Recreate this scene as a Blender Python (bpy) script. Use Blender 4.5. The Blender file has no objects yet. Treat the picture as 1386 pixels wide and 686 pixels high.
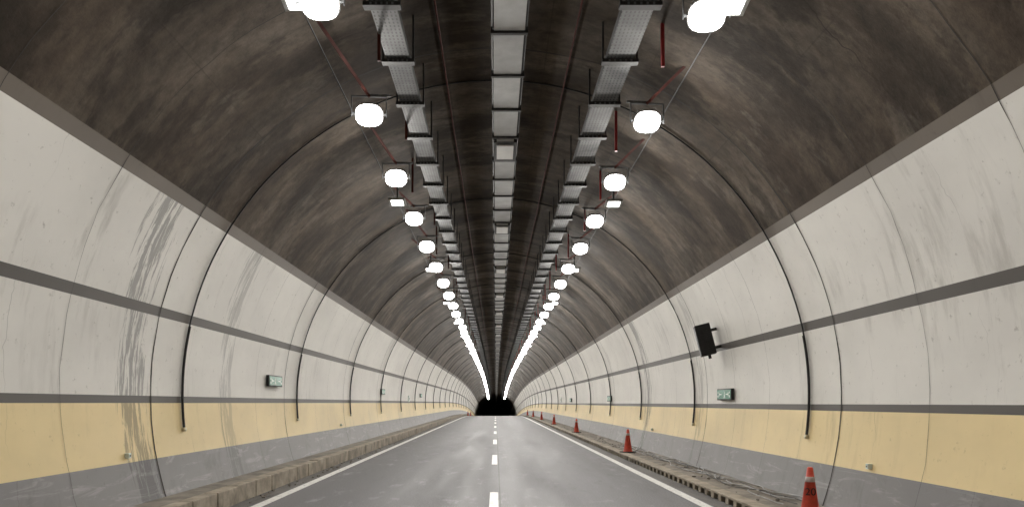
import bpy, bmesh, math, random
from mathutils import Vector, Matrix
random.seed(7)
scene=bpy.context.scene
R=5.13; ZC=1.78; H=1.65
D0=-36.0; D1=420.0
LAMP_W=60.0

def drop(d):
    return 0.0 if d<80 else -2.4e-4*(d-80)**2

# ---------------------------------------------------------------- materials
class NT:
    def __init__(s,name):
        m=bpy.data.materials.new(name); m.use_nodes=True
        s.m=m; s.t=m.node_tree; s.n=s.t.nodes; s.b=s.n['Principled BSDF']
    def L(s,a,b): s.t.links.new(a,b)
    def coord(s,kind='UV'):
        return s.n.new('ShaderNodeTexCoord').outputs[kind]
    def mapv(s,v,sc=(1,1,1),loc=(0,0,0)):
        k=s.n.new('ShaderNodeMapping'); k.inputs['Scale'].default_value=sc; k.inputs['Location'].default_value=loc
        s.L(v,k.inputs['Vector']); return k.outputs[0]
    def noise(s,v,scale,detail=4,rough=0.55,dist=0,dim='2D'):
        k=s.n.new('ShaderNodeTexNoise'); k.noise_dimensions=dim
        k.inputs['Scale'].default_value=scale; k.inputs['Detail'].default_value=detail
        k.inputs['Roughness'].default_value=rough; k.inputs['Distortion'].default_value=dist
        s.L(v,k.inputs['Vector']); return k.outputs['Fac']
    def ramp(s,f,stops):
        k=s.n.new('ShaderNodeValToRGB'); e=k.color_ramp.elements
        while len(e)<len(stops): e.new(0.5)
        for i,(p,c) in enumerate(stops):
            e[i].position=p
            if not isinstance(c,tuple): c=(c,c,c)
            e[i].color=(c[0],c[1],c[2],1)
        s.L(f,k.inputs[0]); return k.outputs[0]
    def mix(s,a,b,f,mode='MIX'):
        k=s.n.new('ShaderNodeMix'); k.data_type='RGBA'; k.blend_type=mode
        for sock,v in ((k.inputs[6],a),(k.inputs[7],b)):
            if isinstance(v,tuple): sock.default_value=(v[0],v[1],v[2],1)
            else: s.L(v,sock)
        if isinstance(f,(int,float)): k.inputs[0].default_value=f
        else: s.L(f,k.inputs[0])
        return k.outputs[2]
    def math(s,op,a,b=None,c=None):
        k=s.n.new('ShaderNodeMath'); k.operation=op
        for i,v in enumerate((a,b,c)):
            if v is None: continue
            if isinstance(v,(int,float)): k.inputs[i].default_value=v
            else: s.L(v,k.inputs[i])
        return k.outputs[0]
    def sep(s,v):
        k=s.n.new('ShaderNodeSeparateXYZ'); s.L(v,k.inputs[0]); return k.outputs
    def bump(s,h,strength=.3,dist=.01):
        k=s.n.new('ShaderNodeBump'); k.inputs['Strength'].default_value=strength; k.inputs['Distance'].default_value=dist
        s.L(h,k.inputs['Height']); s.L(k.outputs[0],s.b.inputs['Normal'])
    def fin(s,col,rough=.7,metal=0,spec=None):
        if isinstance(col,tuple): s.b.inputs['Base Color'].default_value=(*col,1)
        else: s.L(col,s.b.inputs['Base Color'])
        if isinstance(rough,(int,float)): s.b.inputs['Roughness'].default_value=rough
        else: s.L(rough,s.b.inputs['Roughness'])
        s.b.inputs['Metallic'].default_value=metal
        if spec is not None: s.b.inputs['Specular IOR Level'].default_value=spec
        return s.m

def seg_tone(t,v,period,off,lo,hi):
    y=t.sep(v)[1]
    f=t.math('FLOOR',t.math('DIVIDE',t.math('SUBTRACT',y,off),period))
    k=t.n.new('ShaderNodeTexWhiteNoise'); k.noise_dimensions='1D'; t.L(f,k.inputs['W'])
    return t.ramp(k.outputs['Value'],[(0,lo),(1,hi)])

def cracks(t,v,period,off,width,wob,seed):
    x,y,_=t.sep(v)
    n=t.noise(t.mapv(v,(.55,.06,1),(seed,seed*2,0)),1,5,.6)
    n2=t.math('MULTIPLY',t.math('SUBTRACT',n,.5),wob)
    yy=t.math('ADD',t.math('ADD',y,n2),off)
    fr=t.math('ABSOLUTE',t.math('SUBTRACT',t.math('FRACT',t.math('DIVIDE',yy,period)),.5))
    line=t.math('LESS_THAN',fr,width/period/2)
    msk=t.ramp(t.noise(t.mapv(v,(.5,.3,1),(seed*3,5,0)),1,2),[(.42,0.0),(.62,1.0)])
    return t.math('MULTIPLY',line,msk)

def mat_ceiling():
    t=NT('sooty_concrete'); v=t.coord()
    big=t.noise(t.mapv(v,(.34,.62,1)),1,7,.60,.1)
    c=t.ramp(big,[(.30,(.044,.031,.021)),(.44,(.072,.055,.040)),(.58,(.098,.079,.061)),(.74,(.130,.109,.088))])
    st=t.noise(t.mapv(v,(.35,1.7,1),(3,1,0)),1,6,.66)
    c=t.mix(c,t.ramp(st,[(.3,.62),(.5,.98),(.68,1.28)]),.8,'MULTIPLY')
    pt=t.noise(t.mapv(v,(.45,1.0,1),(11,4,0)),1,7,.62,.15)
    c=t.mix(c,(.022,.016,.011),t.ramp(pt,[(.50,0.0),(.555,.50),(.66,.80)]))
    pl=t.noise(t.mapv(v,(.6,1.3,1),(31,14,0)),1,6,.66,.1)
    c=t.mix(c,(.185,.160,.132),t.ramp(pl,[(.60,0.0),(.68,.28),(.8,.5)]))
    sp=t.noise(v,5,6,.75)
    c=t.mix(c,t.ramp(sp,[(.3,.6),(.5,1.),(.72,1.4)]),.75,'MULTIPLY')
    c=t.mix(c,seg_tone(t,v,7.2,11.4,.82,1.15),1,'MULTIPLY')
    x,y,_=t.sep(v)
    fr=t.math('ABSOLUTE',t.math('SUBTRACT',t.math('FRACT',t.math('DIVIDE',x,1.52)),.5))
    ln=t.math('LESS_THAN',fr,.006)
    c=t.mix(c,(.03,.024,.018),t.math('MULTIPLY',ln,.3))
    c=t.mix(c,(.015,.012,.009),t.math('MULTIPLY',cracks(t,v,3.6,1.0,.02,.9,2.0),.6))
    t.bump(sp,.5,.012)
    return t.fin(c,.9,spec=.15)

def drips(t,v,y0,w,left,seed,th=.34):
    x,y,_=t.sep(v)
    wob=t.math('MULTIPLY',x,.12)
    dy=t.math('ABSOLUTE',t.math('SUBTRACT',t.math('ADD',y,wob if left else t.math('MULTIPLY',wob,-1.)),y0))
    m=t.ramp(t.math('DIVIDE',dy,w),[(0,1.0),(1,0.0)])
    n=t.noise(t.mapv(v,(.8,8,1),(seed,seed,0)),1,6,.74,.2)
    f=t.ramp(t.math('MULTIPLY',t.ramp(n,[(.35,0.0),(.7,1.0)]),m),[(th-.06,0.0),(th+.05,1.0)])
    side=t.math('LESS_THAN',x,0) if left else t.math('GREATER_THAN',x,0)
    return t.math('MULTIPLY',f,side)

def mat_paint(name,base,dirt=.5,seed=1.,cr=True,scuff=0.,rough=.55):
    t=NT(name); v=t.coord()
    c=t.mix(base,tuple(x*.86 for x in base),t.ramp(t.noise(t.mapv(v,(.5,.35,1),(seed,0,0)),1,5,.6),[(.35,0.0),(.7,1.0)]))
    dk=tuple(x*.42 for x in (base[0]*.98,base[1]*.95,base[2]*.90))
    st=t.noise(t.mapv(v,(.5,2.6,1),(seed,seed,0)),1,6,.68,.1)
    mk=t.noise(t.mapv(v,(.45,.30,1),(seed*5,2,0)),1,3,.6)
    f=t.math('MULTIPLY',t.ramp(st,[(.54,0.0),(.70,1.0)]),t.ramp(mk,[(.47,0.0),(.64,1.0)]))
    c=t.mix(c,dk,t.math('MULTIPLY',f,dirt*.5))
    sp=t.noise(t.mapv(v,(1,1,1),(seed,9,0)),7,5,.75)
    c=t.mix(c,dk,t.math('MULTIPLY',t.ramp(sp,[(.64,0.0),(.74,1.0)]),dirt*.8))
    c=t.mix(c,seg_tone(t,v,7.2,11.4,.94,1.0),1,'MULTIPLY')
    if cr:
        c=t.mix(c,tuple(x*.35 for x in base),t.math('MULTIPLY',cracks(t,v,2.4,0.4,.010,.7,seed+1),.6))
        dr=t.math('MAXIMUM',drips(t,v,9.85,.75,True,2.0,.30),drips(t,v,24.8,.9,False,5.,.32))
        c=t.mix(c,tuple(x*.22 for x in base),t.math('MULTIPLY',dr,.72))
        dr=t.math('MAXIMUM',drips(t,v,18.2,.6,False,8.),drips(t,v,13.6,.7,True,3.3,.30))
        c=t.mix(c,tuple(x*.34 for x in base),t.math('MULTIPLY',dr,.5))
    if scuff:
        s2=t.noise(t.mapv(v,(7,.9,1),(seed,3,0)),1,5,.75,.6)
        c=t.mix(c,(.42,.41,.40),t.math('MULTIPLY',t.ramp(s2,[(.55,0.0),(.70,1.0)]),scuff))
        s3=t.noise(t.mapv(v,(1.4,1.6,1),(seed,7,0)),1,5,.7,.4)
        c=t.mix(c,(.08,.078,.075),t.math('MULTIPLY',t.ramp(s3,[(.55,0.0),(.68,1.0)]),scuff))
    t.bump(mk,.2,.05)
    return t.fin(c,rough,spec=.35)

def mat_generic(name,base,rough=.6,metal=0,var=.35,scale=6,bump=.15,kind='Object',spec=None):
    t=NT(name); v=t.coord(kind)
    n=t.noise(v,scale,4,.65,0,'3D')
    c=t.mix(tuple(x*(1-var) for x in base),tuple(min(1,x*(1+var)) for x in base),t.ramp(n,[(.3,0.0),(.7,1.0)]))
    if bump>.25: t.bump(t.noise(v,scale*5,3,.6,0,'3D'),bump,.006)
    return t.fin(c,rough,metal,spec)

def mat_road():
    t=NT('asphalt'); v=t.coord('Object')
    x,y,_=t.sep(v)
    n=t.noise(t.mapv(v,(1.6,.10,1)),1,6,.66,.1)
    c=t.ramp(n,[(.30,(.108,.107,.114)),(.5,(.135,.134,.142)),(.7,(.165,.164,.173))])
    lane=t.ramp(t.math('ADD',t.math('MULTIPLY',x,4.0),.5),[(0,.88),(1,1.12)])
    c=t.mix(c,lane,1,'MULTIPLY')
    w=t.math('COSINE',t.math('MULTIPLY',x,3.5))
    c=t.mix(c,t.ramp(t.math('ADD',t.math('MULTIPLY',w,.5),.5),[(0,.92),(1,1.06)]),1,'MULTIPLY')
    p=t.noise(t.mapv(v,(2.2,.8,1),(4,2,0)),1,7,.74)
    c=t.mix(c,(.29,.287,.30),t.ramp(p,[(.58,0.0),(.70,.45)]))
    p2=t.noise(t.mapv(v,(2.5,.5,1),(14,12,0)),1,6,.70)
    c=t.mix(c,(.065,.065,.068),t.ramp(p2,[(.56,0.0),(.72,.35)]))
    g=t.noise(v,45,3,.75)
    ed=t.math('GREATER_THAN',t.math('ABSOLUTE',t.math('ADD',x,.23)),3.72)
    c=t.mix(c,t.mix((.06,.054,.046),(.15,.138,.12),t.ramp(p2,[(.35,0.0),(.7,1.0)])),t.math('MULTIPLY',ed,.75))
    c=t.mix(c,t.ramp(g,[(.3,.5),(.7,1.55)]),.9,'MULTIPLY')
    se=t.math('LESS_THAN',t.math('ABSOLUTE',t.math('SUBTRACT',x,.075)),.012)
    c=t.mix(c,(.05,.05,.05),t.math('MULTIPLY',se,.7))
    t.bump(g,.5,.006)
    return t.fin(c,t.ramp(n,[(.3,.62),(.7,.78)]),spec=.35)

def mat_marking():
    t=NT('road_paint'); v=t.coord('Object')
    n=t.noise(v,9,6,.75,.2)
    c=t.ramp(n,[(.34,(.30,.30,.30)),(.44,(.72,.72,.70)),(.8,(.82,.82,.80))])
    return t.fin(c,.55)

def mat_emit(name,strength,col=(1,.98,.94)):
    t=NT(name); t.b.inputs['Base Color'].default_value=(.8,.8,.8,1)
    t.b.inputs['Emission Color'].default_value=(*col,1); t.b.inputs['Emission Strength'].default_value=strength
    t.b.inputs['Roughness'].default_value=.3
    t.m.cycles.emission_sampling='NONE'
    return t.m

def mat_tray():
    t=NT('perforated_galvanised_steel'); v=t.coord('Object')
    n=t.noise(v,3,4,.6,.1)
    c=t.ramp(n,[(.3,(.075,.078,.08)),(.7,(.15,.153,.157))])
    x,y,_=t.sep(v)
    fx=t.math('ABSOLUTE',t.math('SUBTRACT',t.math('FRACT',t.math('MULTIPLY',x,20)),.5))
    fy=t.math('ABSOLUTE',t.math('SUBTRACT',t.math('FRACT',t.math('MULTIPLY',y,12)),.5))
    h=t.math('MULTIPLY',t.math('LESS_THAN',fx,.2),t.math('LESS_THAN',fy,.3))
    c=t.mix(c,(.02,.02,.02),t.math('MULTIPLY',h,.7))
    return t.fin(c,.7,0,.25)

M={}
M['ceil']=mat_ceiling()
M['white']=mat_paint('white_wall_paint',(.74,.725,.68),.85,1.3)
M['yellow']=mat_paint('yellow_wall_paint',(.80,.64,.335),.55,4.1)
M['stripe']=mat_paint('dark_stripe_paint',(.070,.061,.052),.3,7.7,cr=False)
M['band']=mat_paint('brown_edge_band',(.115,.092,.070),.6,3.3,cr=False)
M['grey']=mat_paint('grey_barrier_paint',(.185,.18,.182),.5,9.2,scuff=.35)
M['road']=mat_road(); M['mark']=mat_marking()
M['kerb']=mat_generic('kerb_concrete',(.29,.25,.195),.85,0,.45,3,.5)
M['walk']=mat_generic('dirty_concrete',(.20,.178,.15),.9,0,.5,2.2,.5)
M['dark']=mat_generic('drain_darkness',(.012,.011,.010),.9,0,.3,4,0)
M['black']=mat_generic('black_rubber',(.014,.013,.013),.6,0,.4,8,.1)
M['joint']=mat_generic('joint_sealant',(.026,.021,.017),.9,0,.6,3,.2)
M['tray']=mat_tray()
M['steel']=mat_generic('galvanised_steel',(.14,.143,.146),.65,.0,.3,5,.1,spec=.3)
M['dsteel']=mat_generic('dark_steel',(.035,.034,.034),.7,.0,.4,7,.1,spec=.3)
M['panel']=mat_generic('grey_duct_sheet',(.46,.47,.47),.55,.0,.2,2.0,.1,spec=.3)
M['panelw']=mat_generic('white_duct_box',(.72,.72,.70),.5,.0,.1,2.0,.1)
M['red']=mat_generic('red_primer',(.33,.025,.025),.6,0,.3,6,.1)
M['rust']=mat_generic('rusty_primer',(.085,.022,.016),.8,0,.4,6,.2,spec=.2)
M['house']=mat_generic('lamp_housing',(.40,.40,.39),.5,.2,.15,8,.1)
M['lens']=mat_emit('lamp_lens',40)
M['lens2']=mat_emit('emergency_lens',10)
M['cone']=mat_generic('cone_red_plastic',(.60,.06,.028),.55,0,.35,5,.08)
M['coneb']=mat_generic('cone_base_rubber',(.03,.028,.027),.8,0,.3,8,.2)
M['refl']=mat_generic('reflective_band',(.45,.38,.36),.4,0,.3,9,0)
M['green']=mat_generic('sign_green',(.02,.20,.12),.4,0,.15,5,0)
M['signw']=mat_generic('sign_white',(.72,.80,.75),.4,0,.08,5,0)
M['cap']=mat_generic('cream_cap',(.62,.55,.38),.5,0,.1,5,0)
M['wirew']=mat_generic('pale_cable',(.30,.30,.30),.5,0,.3,5,0)

# ---------------------------------------------------------------- mesh builder
class MB:
    def __init__(s,mats): s.v=[];s.f=[];s.mi=[];s.mats=mats
    def mi_of(s,m): return s.mats.index(m)
    def quad(s,p,m): 
        i=len(s.v); s.v+= [tuple(q) for q in p]; s.f.append(tuple(range(i,i+len(p)))); s.mi.append(s.mi_of(m))
    def box(s,x0,x1,y0,y1,z0,z1,m,follow=False,mat=None):
        i=len(s.v)
        P=[(x0,y0,z0),(x1,y0,z0),(x1,y1,z0),(x0,y1,z0),(x0,y0,z1),(x1,y0,z1),(x1,y1,z1),(x0,y1,z1)]
        if follow: P=[(a,b,c+drop(b)) for a,b,c in P]
        if mat is not None: P=[tuple(mat@Vector(q)) for q in P]
        s.v+=P
        for q in ((3,2,1,0),(4,5,6,7),(0,1,5,4),(1,2,6,5),(2,3,7,6),(3,0,4,7)):
            s.f.append(tuple(i+k for k in q)); s.mi.append(s.mi_of(m))
    def tube(s,pts,r,m,n=6,cap=True):
        pts=[Vector(p) for p in pts]; rings=[]
        for k,p in enumerate(pts):
            d=(pts[min(k+1,len(pts)-1)]-pts[max(k-1,0)]).normalized()
            a=Vector((0,0,1)) if abs(d.z)<.9 else Vector((0,1,0))
            u=d.cross(a).normalized(); w=d.cross(u)
            i=len(s.v)
            for j in range(n):
                t=2*math.pi*j/n
                s.v.append(tuple(p+(u*math.cos(t)+w*math.sin(t))*r))
            rings.append(i)
        for a,b in zip(rings[:-1],rings[1:]):
            for j in range(n):
                s.f.append((a+j,a+(j+1)%n,b+(j+1)%n,b+j)); s.mi.append(s.mi_of(m))
        if cap:
            s.f.append(tuple(rings[0]+j for j in range(n))); s.mi.append(s.mi_of(m))
            s.f.append(tuple(rings[-1]+j for j in reversed(range(n)))); s.mi.append(s.mi_of(m))
    def mesh(s,name,smooth=False):
        me=bpy.data.meshes.new(name); me.from_pydata(s.v,[],s.f)
        for m in s.mats: me.materials.append(M[m])
        me.polygons.foreach_set('material_index',s.mi)
        if smooth: me.polygons.foreach_set('use_smooth',[True]*len(s.f))
        me.update(); return me
    def obj(s,name,smooth=False,bevel=0,loc=(0,0,0)):
        o=bpy.data.objects.new(name,s.mesh(name,smooth)); scene.collection.objects.link(o); o.location=loc
        if bevel:
            b=o.modifiers.new('bevel','BEVEL'); b.width=bevel; b.segments=2; b.limit_method='ANGLE'
        return o

def inst(name,me,loc,rot=(0,0,0),parent=None):
    o=bpy.data.objects.new(name,me); scene.collection.objects.link(o); o.location=loc; o.rotation_euler=rot
    if parent: o.parent=parent
    return o

# ---------------------------------------------------------------- tunnel lining
def phi(z,side): return side*math.acos(max(-1,min(1,(z-ZC)/R)))
stations=[D0,-20,-8,0,8,16,24,32,40,50,60,70]+[80+5*i for i in range(int((D1-80)/5)+1)]
bp=[(-.10,'grey'),(.83,'yellow'),(1.65,'stripe'),(1.755,'white'),(2.93,'stripe'),(3.07,'white'),(4.42,'band'),(4.57,'ceil')]
angs=[];mats=[]
for z,m in bp: angs.append(phi(z,-1)); mats.append(m)
right=[(4.46,'band'),(4.32,'white'),(2.95,'stripe'),(2.81,'white'),(1.63,'stripe'),(1.53,'yellow'),(.72,'grey'),(-.10,None)]
for z,m in right: angs.append(phi(z,1)); mats.append(m)
A=[];AM=[]
for i in range(len(angs)-1):
    a,b=angs[i],angs[i+1]; n=max(1,int(math.ceil((b-a)/math.radians(3))))
    for k in range(n): A.append(a+(b-a)*k/n); AM.append(mats[i])
A.append(angs[-1])
names=['ceil','white','yellow','stripe','band','grey']
mb=MB(names)
nA=len(A)
for d in stations:
    for a in A: mb.v.append((R*math.sin(a),d,ZC+R*math.cos(a)+drop(d)))
for j in range(len(stations)-1):
    for i in range(nA-1):
        p=j*nA+i; mb.f.append((p,p+nA,p+nA+1,p+1)); mb.mi.append(names.index(AM[i]))
tun=mb.obj('tunnel_lining',True)
uv=tun.data.uv_layers.new(name='UVMap')
for l in tun.data.loops:
    j,i=divmod(l.vertex_index,nA); uv.data[l.index].uv=(A[i]*R,stations[j])

# construction joints
mb=MB(['joint'])
k=-3; joints=[]
while 11.4+7.2*k<260:
    joints.append(11.4+7.2*k); k+=1
for d in joints:
    for dd,w in ((0,.034),(random.uniform(2.6,3.6),.011),(-2.4+random.uniform(-.2,.2),.011)):
        prev=None; a=phi(.12,-1); wob=0
        N=90; a1=phi(.10,1)
        for q in range(N+1):
            t=a+(a1-a)*q/N
            wob=wob*.85+random.uniform(-.012,.012)*(1 if w>.02 else 2)
            ww=w*random.uniform(.6,1.2); r=R-.004
            if w<.02 and (abs(t)>math.radians(62)): ww*=.6
            y=d+dd+wob
            cur=((r*math.sin(t),y-ww/2,ZC+r*math.cos(t)+drop(y)),(r*math.sin(t),y+ww/2,ZC+r*math.cos(t)+drop(y)))
            if prev: mb.quad((prev[0],prev[1],cur[1],cur[0]),'joint')
            prev=cur
mb.obj('construction_joint')

# cable hoops around the lining
for d in [12.5+7.2*k for k in range(-3,26)]:
    mb=MB(['black','cap'])
    a0,a1=phi(1.25,-1),phi(1.13,1); pts=[];N=80
    wob=0
    for q in range(N+1):
        t=a0+(a1-a0)*q/N; wob=wob*.9+random.uniform(-.006,.006); r=R-.022
        pts.append((r*math.sin(t),d+wob,ZC+r*math.cos(t)+drop(d)))
    mb.tube(pts,.014,'black',5)
    for s,zb,zt in ((-1,1.25,2.9),(1,1.13,2.75)):
        pp=[]
        for q in range(13):
            t=phi(zb+(zt-zb)*q/12,s); r=R-.03; pp.append((r*math.sin(t),d,ZC+r*math.cos(t)+drop(d)))
        mb.tube(pp,.023,'black',6)
        x=(R-.03)*math.sin(phi(zb,s)); mb.box(x-.03,x+.03,d-.035,d+.035,zb-.06+drop(d),zb+drop(d),'cap')
    mb.obj('cable_conduit',True)

# ---------------------------------------------------------------- floor
def strip(mb,x0,x1,z,m,d0=D0,d1=D1):
    st=[s for s in stations if d0<s<d1]; st=[d0]+st+[d1]
    for a,b in zip(st[:-1],st[1:]):
        mb.quad(((x0,a,z+drop(a)),(x1,a,z+drop(a)),(x1,b,z+drop(b)),(x0,b,z+drop(b))),m)
mb=MB(['road']); strip(mb,-5.2,5.2,0,'road'); mb.obj('road')
mb=MB(['mark'])
strip(mb,-3.90,-3.72,.004,'mark'); strip(mb,3.27,3.45,.004,'mark')
d=9.8-30
while d<200:
    strip(mb,-.105,.045,.004,'mark',d,d+3.8); d+=10.2
mb.obj('road_marking')
mb=MB(['walk']); strip(mb,-5.1,-4.46,.262,'walk'); mb.obj('sidewalk')
mb=MB(['kerb','walk'])
d=-12.0
while d<200:
    L=.95; j=random.uniform(-.010,.010); dz=random.uniform(-.008,.008)
    mb.box(-4.47,-4.25+j,d+.008,d+L-.008,-.02,.28+dz,'kerb',True); d+=L
mb.box(-4.465,-4.262,-36,-12,-.02,.27,'walk')
st=list(range(200,420,10))
for a in st: mb.box(-4.47,-4.25,a,a+10,-.02,.28,'kerb',True)
strip(mb,-4.465,-4.27,.24,'walk',-12,200)
mb.obj('kerb_stones',bevel=.014)
mb=MB(['kerb','dark'])
d=-6.0; P=.42
while d<130:
    mb.box(3.78,3.90,d,d+.17,0,.10,'kerb',True); d+=P
for a in range(-6,130,4):
    mb.box(3.775,4.02,a+.004,a+4-.004,.098,.135,'kerb',True)
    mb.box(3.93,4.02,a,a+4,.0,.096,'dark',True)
for a in range(130,420,10): mb.box(3.78,4.02,a,a+10,-.02,.135,'kerb',True)
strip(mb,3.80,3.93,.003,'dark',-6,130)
mb.obj('drainage_kerb',bevel=.006)
mb=MB(['walk']); strip(mb,4.02,5.2,.125,'walk'); mb.obj('sidewalk')

mb=MB(['walk'])
for i in range(420):
    d=random.uniform(6,60)
    if random.random()<.6: x=random.uniform(4.08,4.8); z=.125
    else: x=random.uniform(-4.22,-3.98); z=0
    s=random.uniform(.008,.03)
    mtx=Matrix.Translation((x,d,z+s*.4))@Matrix.Rotation(random.uniform(0,3),4,'Z')@Matrix.Rotation(random.uniform(-.5,.5),4,'X')
    mb.box(-s,s,-s*.7,s*.7,-s*.5,s*.5,'walk',mat=mtx)
mb.obj('rubble')

# ---------------------------------------------------------------- lamps
TILT=-46
def lamp_mesh(side,red):
    mb=MB(['house','lens','steel','rust','red'])
    tilt=Matrix.Rotation(math.radians(TILT),4,'X')
    n=20
    f=lambda q: math.copysign(abs(q)**.78,q)
    def ring(rr,z,ax=.192,ay=.16):
        i=len(mb.v)
        for j in range(n):
            t=2*math.pi*j/n
            mb.v.append(tuple(tilt@Vector((ax*rr*f(math.cos(t)),ay*rr*f(math.sin(t)),z))))
        return i
    def loft(rs,m):
        for a,b in zip(rs[:-1],rs[1:]):
            for j in range(n): mb.f.append((a+j,b+j,b+(j+1)%n,a+(j+1)%n)); mb.mi.append(mb.mi_of(m))
    hr=[ring(.5,.13),ring(.9,.10),ring(1.06,.03),ring(1.06,-.005),ring(.99,-.012)]
    loft(hr,'house'); mb.f.append(tuple(hr[0]+j for j in range(n))); mb.mi.append(0)
    for k in range(7):
        x=-.13+k*.0433; mb.box(x-.006,x+.006,-.11,.11,.12,.165,'house',mat=tilt)
    rs=[ring(.985,-.010),ring(.93,-.040),ring(.74,-.070),ring(.4,-.085)]
    loft(rs,'lens'); mb.f.append(tuple(rs[-1]+j for j in reversed(range(n)))); mb.mi.append(1)
    mb.box(-.25,-.238,-.02,.02,-.02,.26,'steel'); mb.box(.238,.25,-.02,.02,-.02,.26,'steel'); mb.box(-.25,.25,-.02,.02,.26,.272,'steel')
    for s in (-1,1): mb.box(min(s*.20,s*.237),max(s*.20,s*.237),-.012,.012,.0,.024,'steel')
    mb.tube([(0,0,.27),(side*.56,-1.5,.61)],.028,'rust',4)
    mb.box(min(0,-side*.30),max(0,-side*.30),-.018,.018,.274,.30,'steel')
    xh=-side*.22
    mb.box(xh-.02,xh+.02,-1.5,-1.46,.10,.90,'red' if red else 'rust')
    return mb.mesh('tunnel_lamp')
LM=lamp_mesh(-1,False); RM=lamp_mesh(1,True)
ld=bpy.data.lights.new('led_array','AREA'); ld.shape='DISK'; ld.size=.24; ld.energy=LAMP_W; ld.color=(1,.96,.90)
ZL=H+4.1
lx,rx=-1.82,2.24
tiltm=Matrix.Rotation(math.radians(TILT),4,'X')
def lamp(me,x,d):
    o=inst('tunnel_lamp',me,(x+random.uniform(-.03,.03),d,ZL+drop(d)),(random.uniform(-.09,.09),0,random.uniform(-.12,.12)))
    l=bpy.data.objects.new('led_array',ld); scene.collection.objects.link(l); l.parent=o
    l.location=tiltm@Vector((0,0,-.092)); l.rotation_euler=(math.radians(TILT),0,0)
for n in range(-6,60):
    lamp(LM,lx,10.96+3.07*n); lamp(RM,rx,11.22+3.07*n)
mb=MB(['house','lens2','steel'])
mb.box(-.17,.17,-.14,.14,0,.05,'house'); mb.box(-.12,.12,-.11,.11,-.008,-.001,'lens2'); mb.box(-.02,.02,-.02,.02,.05,.5,'steel')
EM=mb.mesh('emergency_lamp')
for k in range(-1,8):
    d=7.9+7.95*k
    inst('emergency_lamp',EM,(-2.03,d,ZL+.02),(math.radians(-12),0,0)); inst('emergency_lamp',EM,(2.45,d+.1,ZL+.02),(math.radians(-12),0,0))

# ---------------------------------------------------------------- cable trays
def tray(x0,x1):
    mb=MB(['tray','steel','dsteel','black'])
    z=H+4.55; P=1.45
    d=10.27-P*17
    while d<230:
        mb.box(x0,x1,d,d+P-.05,z,z+.006,'tray',True)
        mb.box(x0,x0+.006,d,d+P-.05,z+.006,z+.10,'steel',True)
        mb.box(x1-.006,x1,d,d+P-.05,z+.006,z+.10,'steel',True)
        mb.box(x0-.06,x1+.06,d+P-.12,d+P-.0,z-.05,z-.004,'dsteel',True)
        for q in range(5):
            xx=x0+(x1-x0)*(q+.5)/5; mb.box(xx-.012,xx+.012,d+P-.124,d+P-.12,z-.04,z-.015,'steel',True)
        for xx in (x0-.045,x1+.045):
            zt=ZC+math.sqrt(R*R-xx*xx)
            mb.box(xx-.012,xx+.012,d+P-.075,d+P-.045,z-.002,zt,'dsteel',True)
        d+=P
    for q in range(5):
        xx=x0+.05+(x1-x0-.1)*q/4
        pts=[(xx+random.uniform(-.01,.01),a,z+.03+drop(a)) for a in range(-14,230,6)]
        mb.tube(pts,.016,'black',5)
    return mb.obj('cable_tray')
tray(-1.45,-1.14); tray(1.47,1.83)
mb=MB(['panel','panelw','dsteel','steel','black'])
P=1.35; i=0; d=10.27-P*17; zc=H+4.95; cx=.18
while d<230:
    k=(i-17)%5
    if k==3:
        mb.box(cx-.22,cx+.22,d+.13,d+P-.1,zc-.06,zc+.06,'dsteel',True)
        mb.box(cx-.16,cx+.16,d+.25,d+P-.3,zc-.085,zc-.062,'panelw',True)
        mb.box(cx-.16,cx+.16,d+.122,d+.128,zc-.045,zc+.045,'panelw',True)
    else:
        jx=random.uniform(-.008,.008); jz=random.uniform(-.008,.004)
        mb.box(cx-.205+jx,cx+.205+jx,d+.07,d+P-.05,zc+jz,zc+.05,'panel',True)
    mb.box(cx-.25,cx+.25,d-.03,d+.03,zc-.03,zc+.02,'dsteel',True)
    for s in (-1,1):
        xx=cx+s*.235; mb.box(xx-.01,xx+.01,d-.02,d+.02,zc+.022,ZC+math.sqrt(R*R-xx*xx),'dsteel',True)
    d+=P; i+=1
for s in (-1,1):
    mb.tube([(cx+s*.225,a,zc+.07+drop(a)) for a in range(-12,230,6)],.02,'black',5)
mb.obj('ceiling_duct')
for x,m in ((-.79,'rust'),(1.10,'rust'),(-2.3,'black'),(2.62,'black')):
    mb=MB(['rust','black'])
    z=ZC+math.sqrt(R*R-x*x)-.03
    mb.tube([(x+random.uniform(-.008,.008),a,z+drop(a)+random.uniform(-.01,.004)) for a in range(-12,230,3)],.014 if m=='rust' else .009,m,5)
    mb.obj('ceiling_conduit')

# ---------------------------------------------------------------- traffic cones
def cone_mesh():
    mb=MB(['cone','coneb','refl'])
    mb.box(-.18,.18,-.18,.18,0,.03,'coneb')
    prof=[(.03,.150,'cone'),(.055,.128,'cone'),(.52,.060,'cone'),(.521,.062,'refl'),(.585,.052,'refl'),(.586,.050,'cone'),(.69,.036,'cone'),(.705,.026,'cone')]
    n=24; pr=None
    for z,r,m in prof:
        i=len(mb.v)
        for j in range(n):
            t=2*math.pi*j/n; mb.v.append((r*math.cos(t),r*math.sin(t),z))
        if pr is not None:
            for j in range(n): mb.f.append((pr+j,pr+(j+1)%n,i+(j+1)%n,i+j)); mb.mi.append(mb.mi_of(pm))
        pr=i; pm=m
    mb.f.append(tuple(pr+j for j in range(n))); mb.mi.append(0)
    return mb.mesh('traffic_cone')
CM=cone_mesh()
for p in CM.polygons: p.use_smooth = len(p.vertices)==4 and p.index>6
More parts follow.
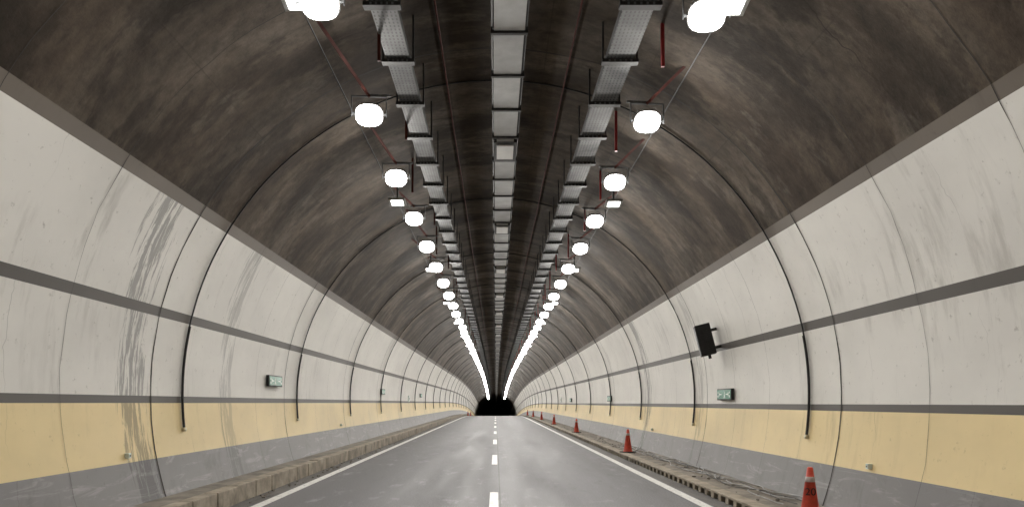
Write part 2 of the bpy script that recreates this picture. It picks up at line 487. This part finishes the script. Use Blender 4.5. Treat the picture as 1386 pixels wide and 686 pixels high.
cones=[(3.97,9.7),(4.06,23.6),(4.15,39.5),(4.1,54),(4.12,69),(4.1,84),(4.1,99),(-4.05,112),(-4.05,124)]
for i,(x,d) in enumerate(cones):
    o=inst('traffic_cone',CM,(x,d,(.136 if x>0 else .0)+drop(d)),(0,0,random.uniform(0,1.5) if i else .3))
    if i==0:
        cu=bpy.data.curves.new('number_label','FONT'); cu.body='20'; cu.size=.13; cu.extrude=.002; cu.align_x='CENTER'
        cu.materials.append(M['black'])
        tx=bpy.data.objects.new('number_label',cu); scene.collection.objects.link(tx); tx.parent=o
        a=-.62; ang=-math.pi/2+a
        tx.rotation_euler=(math.radians(82),0,a)
        tx.location=(.090*math.cos(ang),.090*math.sin(ang),.36)

# ---------------------------------------------------------------- loudspeaker
e=bpy.data.objects.new('loudspeaker',None); scene.collection.objects.link(e)
e.location=(4.66,17.1,3.05); e.rotation_euler=(0,math.radians(-14),math.radians(-10))
def child(mb,name,par,bevel=0,loc=(0,0,0)):
    o=mb.obj(name,bevel=bevel,loc=loc); o.parent=par; return o
mb=MB(['black']); mb.box(-.17,.17,-.12,.16,-.35,.35,'black'); child(mb,'cabinet',e,.02)
mb=MB(['dsteel','black'])
mb.box(-.15,.15,-.135,-.122,-.33,.33,'black')
for k in range(14): z=-.30+k*.045; mb.box(-.14,.14,-.145,-.137,z,z+.014,'dsteel')
child(mb,'grille',e)
mb=MB(['dsteel']); mb.box(.172,.30,-.03,.05,-.25,-.19,'dsteel'); mb.box(.172,.30,-.03,.05,.15,.21,'dsteel'); mb.box(-.02,.04,-.05,.03,-.43,-.352,'dsteel'); child(mb,'bracket',e)

# ---------------------------------------------------------------- exit signs
def sign(d,z,side,L=1.05,h=.25):
    x=math.sqrt(R*R-(z-ZC)**2)
    e=bpy.data.objects.new('exit_sign',None); scene.collection.objects.link(e)
    e.location=(side*(x-.05),d,z)
    s=-side
    def bx(y0,y1,z0,z1,p0,p1,m,mb):
        a,b=sorted((s*p0,s*p1)); mb.box(a,b,y0,y1,z0,z1,m)
    mb=MB(['dsteel']); bx(-L/2,L/2,-h/2,h/2,-.035,.03,'dsteel',mb); child(mb,'casing',e,.006)
    mb=MB(['green']); bx(-L/2+.03,L/2-.03,-h/2+.025,h/2-.025,.031,.034,'green',mb); child(mb,'panel',e)
    mb=MB(['signw'])
    bx(-.08,-.05,.0,.05,.036,.038,'signw',mb); bx(-.09,-.03,-.06,-.005,.036,.038,'signw',mb); bx(-.11,-.08,-.085,-.05,.036,.038,'signw',mb);bx(-.045,-.01,-.085,-.055,.036,.038,'signw',mb); bx(-.05,-.035,.055,.085,.036,.038,'signw',mb)
    for q in (-1,1):
        bx(q*.25-.09,q*.25+.09,-.012,.012,.036,.038,'signw',mb)
        bx(q*.33-.02,q*.33+.02,-.04,.04,.036,.038,'signw',mb)
        bx(q*.42-.03,q*.42+.03,-.07,-.02,.036,.038,'signw',mb); bx(q*.42-.02,q*.42+.02,.02,.06,.036,.038,'signw',mb)
    child(mb,'pictogram',e)
sign(17.6,2.15,-1); sign(17.0,1.84,1); sign(34.5,2.15,-1); sign(34.3,1.84,1); sign(52,2.15,-1); sign(52,1.84,1)

def wallbox(d,z,side,s=.035,m='signw'):
    x=math.sqrt(R*R-(z-ZC)**2); mb=MB([m,'dsteel'])
    mb.box(-.03,.03,-s,s,-s,s,m); q=-side*.032; mb.box(min(q,q-side*.004),max(q,q-side*.004),-s*.4,s*.4,-s*.3,s*.3,'dsteel')
    mb.obj('junction_box',bevel=.004,loc=(side*(x-.03),d,z))
wallbox(10.5,.93,-1); wallbox(10.3,.80,1); wallbox(25,.93,-1); wallbox(24.6,.8,1)
wallbox(6.5,4.14,1,.03,'black'); wallbox(45,1.9,-1,.18); wallbox(60,1.9,1,.18)

mb=MB(['wirew','black'])
for k in range(5):
    pts=[];x=4.35+.08*k;ph=random.uniform(0,6)
    for q in range(110):
        d=11.5+q*.14
        lp=.13*math.sin(q*.37+ph)*math.sin(q*.071+k)+.10*math.sin(q*.13+2*ph)+random.uniform(-.01,.01)
        pts.append((x+lp,d+.2*math.cos(q*.37+ph),.145+.02*abs(math.sin(q*.31+ph))))
    mb.tube(pts,.008,'wirew' if k%2==0 else 'black',5)
mb.obj('loose_cable',True)

# ---------------------------------------------------------------- world
w=bpy.data.worlds.new('World'); scene.world=w; w.use_nodes=True
nt=w.node_tree; sk=nt.nodes.new('ShaderNodeTexSky'); sk.sky_type='NISHITA'; sk.sun_disc=False
sk.sun_elevation=math.radians(2); nt.links.new(sk.outputs[0],nt.nodes['Background'].inputs[0]); nt.nodes['Background'].inputs[1].default_value=.002

# ---------------------------------------------------------------- camera
cam=bpy.data.cameras.new('camera'); co=bpy.data.objects.new('camera',cam); scene.collection.objects.link(co)
co.location=(0,0,H); co.rotation_euler=(math.radians(90),0,0)
cam.lens=27; cam.sensor_width=36; cam.shift_x=.0159; cam.shift_y=.1457; cam.clip_end=2000; cam.clip_start=.05
scene.camera=co
scene.view_settings.view_transform='Standard'; scene.view_settings.look='None'; scene.view_settings.exposure=0
